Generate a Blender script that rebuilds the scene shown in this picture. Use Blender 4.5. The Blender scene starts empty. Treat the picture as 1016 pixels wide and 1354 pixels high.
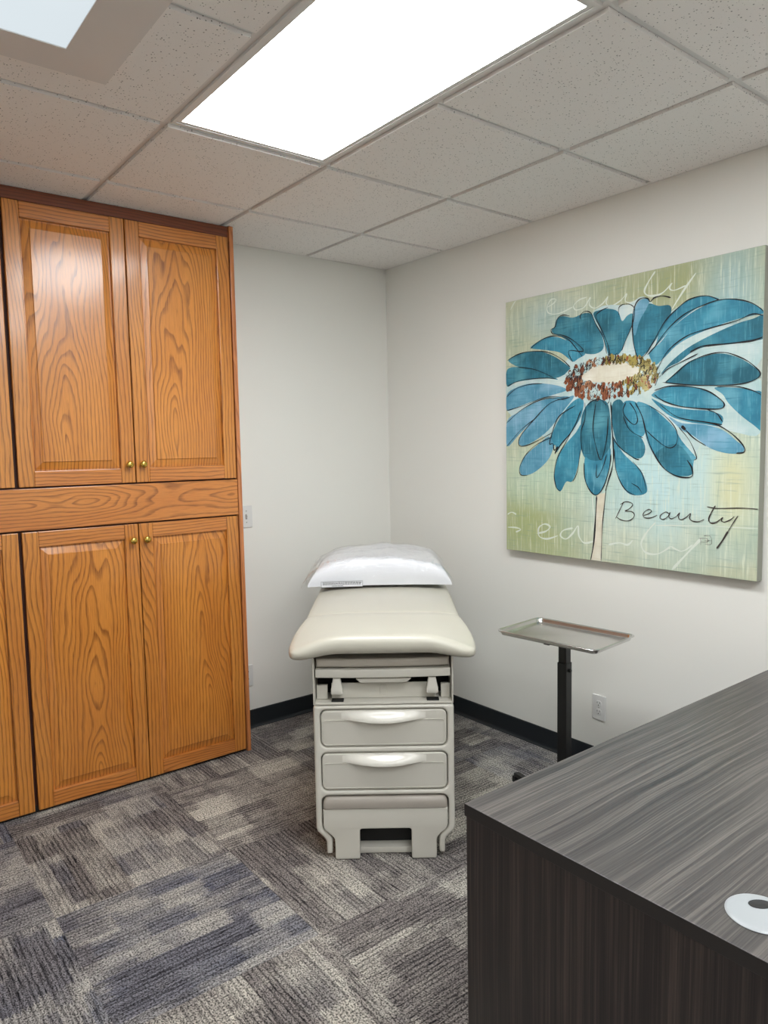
import bpy, bmesh, math, random
from math import sin, cos, pi, radians, sqrt
from mathutils import Matrix, Vector
from mathutils.geometry import tessellate_polygon

random.seed(7)
COL = bpy.context.scene.collection
H = 2.514            # ceiling height (tile faces)

# ------------------------------------------------------------------ helpers
def link(name, me, parent=None, loc=(0, 0, 0), rotz=0.0):
    o = bpy.data.objects.new(name, me)
    COL.objects.link(o)
    o.location = loc
    o.rotation_euler = (0, 0, rotz)
    if parent: o.parent = parent
    return o

def obj(name, bm, mats, parent=None, loc=(0, 0, 0), rotz=0.0, smooth=False):
    me = bpy.data.meshes.new(name)
    bmesh.ops.recalc_face_normals(bm, faces=bm.faces[:])
    bm.to_mesh(me); bm.free()
    for m in (mats if isinstance(mats, (list, tuple)) else [mats]): me.materials.append(m)
    if smooth:
        for p in me.polygons: p.use_smooth = True
        me.set_sharp_from_angle(angle=radians(40))
    return link(name, me, parent, loc, rotz)

def tag(o, label=None, cat=None, group=None, kind=None):
    if label: o['label'] = label
    if cat: o['category'] = cat
    if group: o['group'] = group
    if kind: o['kind'] = kind
    return o

def thing(name, label, cat, loc=(0, 0, 0), rotz=0.0, group=None):
    return tag(link(name, None, None, loc, rotz), label, cat, group)

def box(bm, x0, x1, y0, y1, z0, z1, bev=0.0, mi=0, seg=2):
    vs = [bm.verts.new((x, y, z)) for x in (x0, x1) for y in (y0, y1) for z in (z0, z1)]
    idx = [(0, 1, 3, 2), (4, 6, 7, 5), (0, 4, 5, 1), (2, 3, 7, 6), (0, 2, 6, 4), (1, 5, 7, 3)]
    fs = [bm.faces.new([vs[i] for i in f]) for f in idx]
    for f in fs: f.material_index = mi
    if bev > 0:
        es = list({e for f in fs for e in f.edges})
        r = bmesh.ops.bevel(bm, geom=es, offset=bev, segments=seg, affect='EDGES', profile=0.5)
        for f in r['faces']: f.material_index = mi
    return bm

def boxes(*a, **k):
    bm = bmesh.new()
    for b in a: box(bm, *b, **k)
    return bm

def tube(bm, p0, p1, r0, r1=None, n=16, mi=0):
    r1 = r0 if r1 is None else r1
    p0, p1 = Vector(p0), Vector(p1); d = (p1 - p0)
    q = d.to_track_quat('Z', 'Y').to_matrix()
    rings = []
    for p, r in ((p0, r0), (p1, r1)):
        rings.append([bm.verts.new(p + q @ Vector((r * cos(2 * pi * i / n), r * sin(2 * pi * i / n), 0))) for i in range(n)])
    for i in range(n):
        j = (i + 1) % n
        bm.faces.new((rings[0][i], rings[0][j], rings[1][j], rings[1][i])).material_index = mi
    bm.faces.new(rings[0][::-1]).material_index = mi
    bm.faces.new(rings[1]).material_index = mi

def lathe(bm, prof, c=(0, 0, 0), axis='Z', n=20, mi=0):
    """prof = [(r, h)...]; closes on the axis where r == 0"""
    def P(r, h, a):
        x, y = r * cos(a), r * sin(a)
        v = (x, y, h) if axis == 'Z' else ((x, h, y) if axis == 'Y' else (h, x, y))
        return Vector(c) + Vector(v)
    rings = []
    for r, h in prof:
        if r < 1e-6: rings.append([bm.verts.new(P(0, h, 0))] * n)
        else: rings.append([bm.verts.new(P(r, h, 2 * pi * i / n)) for i in range(n)])
    for a, b in zip(rings, rings[1:]):
        for i in range(n):
            j = (i + 1) % n
            q = []
            for v in (a[i], a[j], b[j], b[i]):
                if v not in q: q.append(v)
            if len(q) > 2: bm.faces.new(q).material_index = mi

def rrect(hx, hy, r, n=6, cx=0.0, cy=0.0):
    pts = []
    for sx, sy, a0 in ((1, 1, 0), (-1, 1, 90), (-1, -1, 180), (1, -1, 270)):
        for i in range(n + 1):
            a = radians(a0 + 90 * i / n)
            pts.append((cx + sx * (hx - r) + r * cos(a), cy + sy * (hy - r) + r * sin(a)))
    return pts

def loft(bm, rings, cap0=True, cap1=True, mi=0):
    R = [[bm.verts.new(p) for p in r] for r in rings]
    n = len(R[0])
    for a, b in zip(R, R[1:]):
        for i in range(n):
            j = (i + 1) % n
            bm.faces.new((a[i], a[j], b[j], b[i])).material_index = mi
    if cap0: bm.faces.new(R[0][::-1]).material_index = mi
    if cap1: bm.faces.new(R[-1]).material_index = mi

def round_poly(pts, r, n=4):
    """round the corners of a closed polygon"""
    out = []; m = len(pts)
    for i in range(m):
        p0, p1, p2 = Vector(pts[i - 1]), Vector(pts[i]), Vector(pts[(i + 1) % m])
        rr = r[i] if isinstance(r, (list, tuple)) else r
        a = (p0 - p1); b = (p2 - p1)
        k = min(rr, a.length * .45, b.length * .45)
        if k < 1e-5: out.append(tuple(p1)); continue
        s, e = p1 + a.normalized() * k, p1 + b.normalized() * k
        for t in range(n + 1):
            t /= n
            q = s * (1 - t) ** 2 + p1 * 2 * t * (1 - t) + e * t * t
            out.append(tuple(q))
    return out

def plate_mesh(outlines, thick, bev=0.0, res=2):
    """filled outline (holes allowed) in the x-z plane, extruded along y, with rounded edges. front at y = -thick/2"""
    cu = bpy.data.curves.new('tmp', 'CURVE'); cu.dimensions = '2D'; cu.fill_mode = 'BOTH'
    for pts in outlines:
        s = cu.splines.new('POLY'); s.points.add(len(pts) - 1)
        for i, p in enumerate(pts): s.points[i].co = (p[0], p[1], 0, 1)
        s.use_cyclic_u = True
    cu.extrude = max(thick / 2 - bev, 1e-5); cu.bevel_depth = bev; cu.bevel_resolution = res; cu.offset = -bev
    o = bpy.data.objects.new('tmp', cu); COL.objects.link(o)
    bpy.context.view_layer.update()
    dg = bpy.context.evaluated_depsgraph_get()
    me = bpy.data.meshes.new_from_object(o.evaluated_get(dg))
    bpy.data.objects.remove(o); bpy.data.curves.remove(cu)
    me.transform(Matrix(((1, 0, 0, 0), (0, 0, 1, 0), (0, 1, 0, 0), (0, 0, 0, 1))))
    bm = bmesh.new(); bm.from_mesh(me); bpy.data.meshes.remove(me)
    bmesh.ops.remove_doubles(bm, verts=bm.verts[:], dist=1e-5)
    return bm

def shift(bm, d):
    bmesh.ops.translate(bm, verts=bm.verts[:], vec=d); return bm

def merge(bm, other):
    me = bpy.data.meshes.new('t'); other.to_mesh(me); other.free(); bm.from_mesh(me); bpy.data.meshes.remove(me)

def smoothstep(a, b, x):
    t = max(0, min(1, (x - a) / (b - a))); return t * t * (3 - 2 * t)

LAMP = 18.5
EXPO = 0.0
# ------------------------------------------------------------------ materials
class NT:
    def __init__(s, name):
        s.m = bpy.data.materials.new(name); s.m.use_nodes = True
        s.t = s.m.node_tree; s.b = s.t.nodes['Principled BSDF']; s.out = s.t.nodes['Material Output']
    def n(s, typ, ins=None, **props):
        nd = s.t.nodes.new('ShaderNode' + typ)
        for k, v in props.items(): setattr(nd, k, v)
        for k, v in (ins or {}).items(): s.set(nd.inputs[k], v)
        return nd
    def set(s, sock, v):
        if isinstance(v, bpy.types.NodeSocket): s.t.links.new(v, sock)
        else:
            try: sock.default_value = v
            except Exception: sock.default_value = tuple(v) + (1,)
    def math(s, op, a, b=None, c=None, clamp=False):
        nd = s.t.nodes.new('ShaderNodeMath'); nd.operation = op; nd.use_clamp = clamp
        s.set(nd.inputs[0], a)
        if b is not None: s.set(nd.inputs[1], b)
        if c is not None: s.set(nd.inputs[2], c)
        return nd.outputs[0]
    def comb(s, x, y, z):
        nd = s.n('CombineXYZ'); s.set(nd.inputs[0], x); s.set(nd.inputs[1], y); s.set(nd.inputs[2], z); return nd.outputs[0]
    def noise(s, vec, scale, detail=2, rough=.5, dist=0.0, color=False):
        nd = s.n('TexNoise', {'Vector': vec, 'Scale': scale, 'Detail': detail, 'Roughness': rough, 'Distortion': dist})
        return nd.outputs['Color' if color else 'Fac']
    def ramp(s, fac, stops, interp='LINEAR'):
        nd = s.n('ValToRGB', {'Fac': fac}); cr = nd.color_ramp; cr.interpolation = interp
        while len(cr.elements) < len(stops): cr.elements.new(0.5)
        for e, (p, c) in zip(cr.elements, stops): e.position = p; e.color = c if len(c) == 4 else tuple(c) + (1,)
        return nd.outputs['Color']
    def mix(s, fac, a, b, mode='MIX'):
        nd = s.n('Mix', data_type='RGBA', blend_type=mode)
        s.set(nd.inputs[0], fac); s.set(nd.inputs[6], a); s.set(nd.inputs[7], b); return nd.outputs[2]
    def sep(s, v):
        nd = s.n('SeparateXYZ', {'Vector': v}); return nd.outputs
    def bump(s, h, strength=.3, dist=.001):
        nd = s.n('Bump', {'Height': h, 'Strength': strength, 'Distance': dist}); s.t.links.new(nd.outputs[0], s.b.inputs['Normal'])
    def base(s, c): s.set(s.b.inputs['Base Color'], c)

def C(r, g, b):      # sRGB 0-255 -> linear rgba
    f = lambda v: (v / 255 / 12.92) if v / 255 <= .04045 else ((v / 255 + .055) / 1.055) ** 2.4
    return (f(r), f(g), f(b), 1)

def plain(name, col, rough=.5, metal=0.0, spec=.5, bumpy=0.0, coat=0.0):
    k = NT(name)
    tc = k.n('TexCoord').outputs['Object']
    n = k.noise(tc, 6, 3)
    dark = tuple(c * .94 for c in col[:3]) + (1,)
    k.base(k.mix(n, col, dark))
    k.b.inputs['Roughness'].default_value = rough; k.b.inputs['Metallic'].default_value = metal
    k.b.inputs['Specular IOR Level'].default_value = spec
    k.b.inputs['Coat Weight'].default_value = coat
    if bumpy: k.bump(k.noise(tc, 350, 3), bumpy, .0008)
    return k.m

def wall_mat():
    k = NT('painted_wall')
    tc = k.n('TexCoord').outputs['Object']
    k.base(k.mix(k.noise(tc, 1.2, 2), WALLC, tuple(c * .97 for c in WALLC[:3]) + (1,)))
    k.b.inputs['Roughness'].default_value = .55; k.b.inputs['Specular IOR Level'].default_value = .35
    k.bump(k.noise(tc, 260, 3), .12, .0006)
    return k.m

def oak(name, axis, light, mid, dark, freq=85.0, straight=0.0):
    """axis = direction the grain runs in object space ('Z' or 'X')"""
    k = NT(name)
    tc = k.n('TexCoord').outputs['Object']
    rnd = k.n('ObjectInfo').outputs['Random']
    s = k.sep(tc)
    al, ac = (s[2], s[0]) if axis == 'Z' else (s[0], s[2])
    off = k.math('MULTIPLY', rnd, 17.0)
    off2 = k.math('ADD', off, {'Z': 0.0, 'X': 5.3}[axis] + straight * 3)
    v = k.comb(k.math('MULTIPLY', ac, 5.0), k.math('MULTIPLY', al, 1.3), off2)
    n1 = k.math('SUBTRACT', k.noise(v, 1.0, 2, .5), .5)
    v2 = k.comb(k.math('MULTIPLY', ac, 14.0), k.math('MULTIPLY', al, 5.0), off2)
    n2 = k.math('SUBTRACT', k.noise(v2, 1.0, 3, .6), .5)
    cen = k.math('SUBTRACT', ac, k.math('MULTIPLY', k.math('SUBTRACT', rnd, .5), .16))
    if straight: cen = k.math('ADD', cen, straight)
    cen = k.math('ADD', cen, k.math('MULTIPLY', n1, .05))
    # log surface: depth of the cut varies along the board -> cathedral arches
    dep = k.math('ADD', k.math('MULTIPLY', al, .10), k.math('MULTIPLY', n1, .26))
    r = k.math('SQRT', k.math('ADD', k.math('MULTIPLY', cen, cen), k.math('MULTIPLY', dep, dep)))
    ph = k.math('ADD', k.math('MULTIPLY', r, freq), k.math('MULTIPLY', n2, .9))
    fr = k.math('FRACT', ph)
    ring = k.ramp(fr, [(0, (0, 0, 0)), (.50, (.06, .06, .06)), (.74, (.75, .75, .75)), (.88, (1, 1, 1)), (.96, (.1, .1, .1))])
    pores = k.noise(k.comb(k.math('MULTIPLY', ac, 420.0), k.math('MULTIPLY', al, 12.0), off2), 1.0, 2, .6)
    pm = k.math('MULTIPLY', k.math('SUBTRACT', pores, .44), 5.0, clamp=True)
    ringv = k.n('RGBToBW', {'Color': ring}).outputs[0]
    streak = k.math('MULTIPLY', ringv, k.math('ADD', k.math('MULTIPLY', pm, .45), .58), clamp=True)
    big = k.noise(k.comb(k.math('MULTIPLY', ac, 9.0), k.math('MULTIPLY', al, 1.2), off2), 1.0, 2)
    basec = k.mix(k.math('MULTIPLY', k.math('SUBTRACT', big, .3), 1.8, clamp=True), light, mid)
    basec = k.mix(k.math('MULTIPLY', pm, .22), basec, dark)
    k.base(k.mix(k.math('MULTIPLY', streak, .84), basec, dark))
    k.b.inputs['Roughness'].default_value = .36
    k.b.inputs['Coat Weight'].default_value = .65; k.b.inputs['Coat Roughness'].default_value = .17
    k.bump(k.math('SUBTRACT', 1.0, streak), .12, .0006)
    return k.m

def laminate(name, axis, light, mid, dark, rough=.38):
    k = NT(name)
    s = k.sep(k.n('TexCoord').outputs['Object'])
    al = {'X': s[0], 'Z': s[2]}[axis]
    ac = s[1]
    wob = k.math('MULTIPLY', k.math('SUBTRACT', k.noise(k.comb(k.math('MULTIPLY', ac, 3.0), k.math('MULTIPLY', al, 1.6), 1.0), 1, 2), .5), .035 if axis == 'X' else .008)
    a = k.math('ADD', ac, wob)
    f1 = k.noise(k.comb(k.math('MULTIPLY', a, 42.0), k.math('MULTIPLY', al, .7), 3.0), 1, 3, .6)
    f2 = k.noise(k.comb(k.math('MULTIPLY', a, 190.0), k.math('MULTIPLY', al, 1.3), 8.0), 1, 3, .65)
    f3 = k.noise(k.comb(k.math('MULTIPLY', a, 620.0), k.math('MULTIPLY', al, 6.0), 2.0), 1, 2, .6)
    t = k.math('ADD', k.math('MULTIPLY', f1, .34), k.math('ADD', k.math('MULTIPLY', f2, .50), k.math('MULTIPLY', f3, .20)))
    c = k.ramp(t, [(.40, dark), (.52, mid), (.64, light)])
    k.base(c); k.b.inputs['Roughness'].default_value = rough
    k.b.inputs['Specular IOR Level'].default_value = .5
    k.bump(f3, .1, .0004)
    return k.m

def carpet_mat():
    k = NT('carpet_tiles')
    s = k.sep(k.n('TexCoord').outputs['Object'])
    T = .606
    X = k.math('DIVIDE', k.math('ADD', s[0], 2.222), T); Y = k.math('DIVIDE', k.math('ADD', s[1], 1.030), T)
    i, j = k.math('FLOOR', X), k.math('FLOOR', Y)
    par = k.math('FLOORED_MODULO', k.math('ADD', i, j), 2.0)      # 0: yarn runs along y, 1: along x
    def sel(a, b):   # par ? b : a
        return k.math('ADD', a, k.math('MULTIPLY', par, k.math('SUBTRACT', b, a)))
    al, ac = sel(s[1], s[0]), sel(s[0], s[1])
    rn = k.n('TexWhiteNoise', {'Vector': k.comb(i, j, 3.0)}, noise_dimensions='3D').outputs['Value']
    o = k.math('MULTIPLY', rn, 31.0)
    # block pattern, ragged edges
    def jag(sc, amt, z): return k.math('MULTIPLY', k.math('SUBTRACT', k.noise(k.comb(k.math('MULTIPLY', ac, sc), k.math('MULTIPLY', al, 4.0), z), 1, 2, .7), .5), amt)
    def blocks(cw, ch, z):
        row = k.math('FLOOR', k.math('DIVIDE', k.math('ADD', ac, jag(40.0, .012, z)), cw))
        sh = k.n('TexWhiteNoise', {'Vector': k.comb(row, z, o)}, noise_dimensions='3D').outputs['Value']
        cell = k.math('FLOOR', k.math('ADD', k.math('DIVIDE', k.math('ADD', al, jag(170.0, .085, z)), ch), k.math('MULTIPLY', sh, 5.0)))
        return k.n('TexWhiteNoise', {'Vector': k.comb(row, cell, k.math('ADD', o, z))}, noise_dimensions='3D').outputs['Value']
    b1, b2, b3 = blocks(.094, .15, 1.0), blocks(.151, .21, 4.0), blocks(.043, .10, 7.0)
    # yarn lines
    ln = k.noise(k.comb(k.math('MULTIPLY', ac, 120.0), k.math('MULTIPLY', al, 3.0), o), 1, 2, .6)
    ln2 = k.noise(k.comb(k.math('MULTIPLY', ac, 260.0), k.math('MULTIPLY', al, 22.0), o), 1, 2, .7)
    big = k.noise(k.comb(k.math('MULTIPLY', ac, 5.0), k.math('MULTIPLY', al, 4.0), o), 1, 2)
    wob = k.noise(k.comb(k.math('MULTIPLY', ac, 30.0), k.math('MULTIPLY', al, 18.0), o), 1, 2)
    fr = k.math('FRACT', k.math('ADD', k.math('DIVIDE', ac, .0165), k.math('MULTIPLY', wob, .9)))
    thin = k.math('SUBTRACT', 1.0, k.math('MULTIPLY', k.math('ABSOLUTE', k.math('SUBTRACT', fr, .5)), 3.2), clamp=True)
    lid = k.math('FLOOR', k.math('DIVIDE', ac, .0165))
    lw = k.n('TexWhiteNoise', {'Vector': k.comb(lid, o, 2.0)}, noise_dimensions='3D').outputs['Value']
    seg = k.noise(k.comb(k.math('MULTIPLY', lid, 7.3), k.math('MULTIPLY', al, 9.0), o), 1, 1)
    lines = k.math('MULTIPLY', thin, k.math('MULTIPLY', k.math('SUBTRACT', k.math('ADD', k.math('MULTIPLY', lw, .4), seg), .46), 4.5, clamp=True))
    lines = k.math('MAXIMUM', lines, k.math('MULTIPLY', k.math('SUBTRACT', .46, ln), 5.0, clamp=True))
    lines2 = k.math('MULTIPLY', k.math('SUBTRACT', .47, ln2), 8.0, clamp=True)
    bt = k.math('MULTIPLY', k.math('SUBTRACT', k.math('ADD', k.math('ADD', k.math('MULTIPLY', b1, .42), k.math('MULTIPLY', b2, .34)), k.math('ADD', k.math('MULTIPLY', b3, .20), k.math('MULTIPLY', big, .5))), .58), 2.1, clamp=True)
    blue = k.math('MULTIPLY', k.math('SUBTRACT', k.math('ADD', rn, k.math('MULTIPLY', b2, .5)), .66), 1.1, clamp=True)
    ground = k.mix(blue, CARPET[1], CARPET[2])
    light = k.mix(k.math('MULTIPLY', blue, .35), CARPET[0], CARPET[2])
    c = k.mix(bt, ground, light)
    ds = k.math('MULTIPLY', k.math('ADD', k.math('MULTIPLY', lines, .75), k.math('MULTIPLY', lines2, .55), clamp=True), k.math('SUBTRACT', 1.0, k.math('MULTIPLY', bt, .58)))
    c = k.mix(ds, c, CARPET[3])
    # loop speckle
    sp = k.noise(k.comb(k.math('MULTIPLY', ac, 230.0), k.math('MULTIPLY', al, 170.0), 0.0), 1, 1, .6)
    sv = k.math('MULTIPLY', k.math('SUBTRACT', sp, .33), 5.0, clamp=False)
    sv = k.math('MINIMUM', k.math('MAXIMUM', sv, .16), 1.15)
    c = k.mix(1.0, c, k.comb(sv, sv, sv), 'MULTIPLY')
    k.base(c)
    k.b.inputs['Roughness'].default_value = .95; k.b.inputs['Specular IOR Level'].default_value = .15
    k.bump(k.math('ADD', sp, k.math('MULTIPLY', ln2, .5)), .7, .004)
    return k.m

def tile_mat():
    k = NT('mineral_fibre_tile')
    tc = k.n('TexCoord').outputs['Object']
    w = k.n('TexVoronoi', {'Vector': tc, 'Scale': 135.0, 'Randomness': 1.0}, feature='F1')
    r = k.sep(w.outputs['Color'])[0]
    size = k.math('MULTIPLY', r, .42)
    pit = k.math('MULTIPLY', k.math('SUBTRACT', size, k.math('ADD', w.outputs['Distance'], k.math('MULTIPLY', k.noise(tc, 160, 2), .18))), 14.0, clamp=True)
    fine = k.noise(tc, 420, 3, .7)
    fm = k.math('MULTIPLY', k.math('SUBTRACT', fine, .63), 6.0, clamp=True)
    c = k.mix(k.math('MULTIPLY', fm, .35), TILEC, tuple(x * .4 for x in TILEC[:3]) + (1,))
    c = k.mix(k.math('MULTIPLY', pit, .8), c, tuple(x * .13 for x in TILEC[:3]) + (1,))
    k.base(c); k.b.inputs['Roughness'].default_value = .95; k.b.inputs['Specular IOR Level'].default_value = .1
    k.bump(k.math('SUBTRACT', k.math('MULTIPLY', fine, .4), pit), .5, .002)
    return k.m

def emit_mat(name, col, strength, pattern=True):
    k = NT(name)
    tc = k.n('TexCoord').outputs['Object']
    e = k.n('Emission', {'Color': col})
    if pattern:
        n = k.noise(tc, 3.0, 1)
        k.set(e.inputs['Strength'], k.math('MULTIPLY', k.math('ADD', .92, k.math('MULTIPLY', n, .16)), strength))
    else: e.inputs['Strength'].default_value = strength
    k.t.links.new(e.outputs[0], k.out.inputs['Surface'])
    return k.m

def film_mat():
    k = NT('clear_plastic_film')
    tc = k.n('TexCoord').outputs['Object']
    b = k.n('Bump', {'Height': k.noise(tc, 38, 3, .6, .8), 'Strength': .9, 'Distance': .006})
    t = k.n('BsdfTransparent', {'Color': (.995, .995, .995, 1)})
    g = k.n('BsdfGlossy', {'Color': (1, 1, 1, 1), 'Roughness': .16, 'Normal': b.outputs[0]})
    f = k.n('Fresnel', {'IOR': 1.45, 'Normal': b.outputs[0]})
    mx = k.n('MixShader', {0: k.math('MINIMUM', k.math('MULTIPLY', f.outputs[0], 1.0), .42)})
    k.t.links.new(t.outputs[0], mx.inputs[1]); k.t.links.new(g.outputs[0], mx.inputs[2])
    k.t.links.new(mx.outputs[0], k.out.inputs['Surface'])
    return k.m

def canvas_mat():
    """printed canvas ground: soft patches of green, straw and pale blue under a woven scratch"""
    k = NT('printed_canvas_ground')
    tc = k.n('TexCoord').outputs['Object']
    s = k.sep(tc); u = k.math('MULTIPLY', s[1], -1.0); v = s[2]
    def blob(cu, cv, ru, rv):
        a = k.math('DIVIDE', k.math('SUBTRACT', u, cu), ru); b = k.math('DIVIDE', k.math('SUBTRACT', v, cv), rv)
        d = k.math('SQRT', k.math('ADD', k.math('MULTIPLY', a, a), k.math('MULTIPLY', b, b)))
        d = k.math('ADD', d, k.math('MULTIPLY', k.math('SUBTRACT', k.noise(tc, 5, 3), .5), .9))
        return k.math('SUBTRACT', 1.15, d, clamp=True)
    vert = k.noise(k.comb(k.math('MULTIPLY', u, 120.0), k.math('MULTIPLY', v, 5.0), 0.0), 1, 3, .7)
    hori = k.noise(k.comb(k.math('MULTIPLY', u, 6.0), k.math('MULTIPLY', v, 130.0), 4.0), 1, 3, .7)
    blot = k.noise(k.comb(u, v, 2.0), 4.5, 3, .6)
    c = k.mix(k.math('MULTIPLY', k.math('SUBTRACT', blot, .35), 3.0, clamp=True), C(178, 190, 164), C(210, 210, 180))
    c = k.mix(blob(.12, .12, .42, .28), c, C(172, 182, 130))
    c = k.mix(blob(.85, 1.13, .36, .18), c, C(166, 172, 128))
    c = k.mix(blob(.25, 1.10, .25, .12), c, C(178, 198, 190))
    c = k.mix(blob(1.1, 1.0, .15, .3), c, C(165, 195, 195))
    c = k.mix(blob(.80, .40, .52, .42), c, C(196, 226, 226))
    c = k.mix(blob(1.13, .35, .10, .22), c, C(216, 218, 178))
    c = k.mix(blob(1.12, .78, .14, .12), c, C(200, 216, 232))
    c = k.mix(blob(.25, .38, .4, .16), c, C(190, 214, 190))
    c = k.mix(k.math('MULTIPLY', k.math('SUBTRACT', vert, .53), 4.5, clamp=True), c, C(232, 236, 216))
    c = k.mix(k.math('MULTIPLY', k.math('SUBTRACT', hori, .56), 3.6, clamp=True), c, C(126, 158, 146))
    c = k.mix(k.math('MULTIPLY', k.math('SUBTRACT', .44, vert), 3.0, clamp=True), c, C(136, 166, 152))
    k.base(c); k.b.inputs['Roughness'].default_value = .7
    k.bump(k.noise(tc, 500, 2), .25, .0006)
    return k.m

def paint_mat(name, col, dark, light):
    k = NT(name)
    tc = k.n('TexCoord').outputs['Object']
    s = k.sep(tc)
    weave = k.noise(k.comb(k.math('MULTIPLY', s[1], 130.0), k.math('MULTIPLY', s[2], 7.0), 0.0), 1, 3, .7)
    weft = k.noise(k.comb(k.math('MULTIPLY', s[1], 8.0), k.math('MULTIPLY', s[2], 130.0), 4.0), 1, 3, .7)
    bl = k.noise(tc, 9, 3, .6)
    c = k.mix(k.math('MULTIPLY', k.math('SUBTRACT', bl, .38), 3.4, clamp=True), dark, col)
    c = k.mix(k.math('MULTIPLY', k.math('SUBTRACT', k.noise(k.comb(s[1], s[2], 5.0), 7, 2), .52), 3.6, clamp=True), c, light)
    c = k.mix(k.math('MULTIPLY', k.math('SUBTRACT', weave, .54), 3.5, clamp=True), c, light)
    c = k.mix(k.math('MULTIPLY', k.math('SUBTRACT', weft, .53), 4.5, clamp=True), c, dark)
    k.base(c); k.b.inputs['Roughness'].default_value = .7
    return k.m

WALLC = C(238, 237, 231)
TILEC = C(242, 239, 236)
CARPET = [C(208, 202, 190), C(138, 131, 128), C(98, 106, 128), C(18, 17, 24)]
M = {}
M['wall'] = wall_mat()
M['tile'] = tile_mat()
M['grid'] = plain('painted_grid_metal', C(226, 224, 221), .5)
M['carpet'] = carpet_mat()
M['base'] = plain('vinyl_baseboard', C(26, 31, 36), .45)
M['oak_v'] = oak('oak_panel', 'Z', C(222, 146, 62), C(200, 122, 44), C(112, 54, 16), 70)
M['oak_s'] = oak('oak_stile', 'Z', C(218, 144, 62), C(198, 120, 46), C(106, 54, 20), 60, .35)
M['oak_h'] = oak('oak_rail', 'X', C(216, 140, 66), C(198, 118, 50), C(108, 54, 22), 70, .06)
M['oak_r'] = oak('oak_edge', 'Z', C(210, 136, 80), C(196, 118, 66), C(140, 76, 40), 60, .35)
M['oak_c'] = oak('oak_crown', 'X', C(132, 68, 40), C(120, 58, 34), C(82, 36, 20), 70, .2)
M['carcass'] = plain('cabinet_inside_edge', C(60, 24, 14), .6)
M['kick'] = plain('dark_toe_kick', C(18, 16, 15), .7)
M['brass'] = plain('polished_brass', C(225, 190, 95), .18, 1.0)
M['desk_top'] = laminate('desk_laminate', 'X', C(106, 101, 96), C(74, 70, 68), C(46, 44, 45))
M['desk_v'] = laminate('desk_laminate_shaded', 'Z', C(74, 63, 58), C(44, 37, 36), C(27, 23, 24))  # same laminate as the top, darkened to paint in the shade on the panels
M['desk_e'] = plain('desk_edge_band', C(40, 36, 35), .4)
M['gromm'] = plain('grey_plastic', C(158, 162, 164), .35)
M['black'] = plain('black_plastic_and_shade', C(14, 14, 15), .6)  # real black parts, plus the shade painted into the exam table
M['beige'] = plain('beige_plastic', C(216, 212, 201), .36)
M['beige2'] = plain('beige_drawer_plastic', C(212, 208, 197), .3)
M['vinyl'] = plain('cream_vinyl', C(196, 192, 178), .33, bumpy=.15)
M['vinyl2'] = plain('taupe_vinyl', C(190, 182, 170), .4, bumpy=.15)
M['tread'] = plain('taupe_step_tread', C(166, 158, 148), .45)
M['white'] = plain('white_gloss_plastic', C(232, 228, 218), .2)
M['outlet'] = plain('white_device_plastic', C(226, 226, 224), .35)
M['slot'] = plain('dark_slot', C(30, 30, 30), .6)
M['cloth'] = plain('white_pillow_ticking', C(222, 223, 227), .85)
M['film'] = film_mat()
M['steel'] = plain('brushed_steel', C(222, 221, 219), .2, 1.0)
M['stand'] = plain('black_painted_steel', C(16, 16, 17), .35)
M['lampwhite'] = plain('white_lamp_housing', C(222, 220, 218), .5)
M['lamp'] = emit_mat('troffer_lens', (.955, .985, 1.0, 1), LAMP)
M['lamp2'] = emit_mat('panel_lens', (.86, .95, 1.0, 1), .85)
M['canvas'] = canvas_mat()
M['edge'] = plain('canvas_side', C(150, 152, 140), .7)
M['pd'] = paint_mat('petal_deep_teal', C(50, 130, 154), C(30, 96, 114), C(98, 168, 184))
M['pm'] = paint_mat('petal_teal', C(70, 156, 182), C(42, 120, 146), C(126, 192, 210))
M['pl'] = paint_mat('petal_pale_blue', C(112, 172, 198), C(74, 142, 170), C(160, 200, 224))
M['halo'] = paint_mat('pale_wash', C(206, 224, 224), C(176, 206, 206), C(226, 234, 226))
M['rust'] = paint_mat('rust_floret', C(160, 92, 52), C(110, 52, 30), C(206, 160, 120))
M['gold'] = paint_mat('gold_floret', C(176, 160, 84), C(130, 112, 50), C(216, 208, 150))
M['cream'] = paint_mat('cream_disc', C(232, 228, 210), C(214, 206, 184), C(240, 238, 226))
M['ink'] = plain('dark_ink', C(22, 20, 26), .7)
M['wink'] = plain('chalk_white_ink', C(222, 230, 218), .7)
M['wordink'] = plain('brown_black_ink', C(62, 54, 52), .7)

# ------------------------------------------------------------------ room shell
RX0, RY0 = -4.6, -5.2
def struct(name, bm, m, parent=None, **k):
    o = obj(name, bm, m, parent, **k); tag(o, kind='structure'); return o

struct('floor', boxes((RX0 - .1, .1, RY0 - .1, .1, -.1, 0)), M['carpet'])
struct('wall_left', boxes((RX0 - .1, .1, 0, .1, 0, H + .12)), M['wall'])
struct('wall_right', boxes((0, .1, RY0 - .1, 0, 0, H + .12)), M['wall'])
struct('wall_rear', boxes((RX0, 0, RY0 - .1, RY0, 0, H + .12)), M['wall'])
struct('wall_entry', boxes((RX0 - .1, RX0, RY0, 0, 0, H + .12)), M['wall'])

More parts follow.
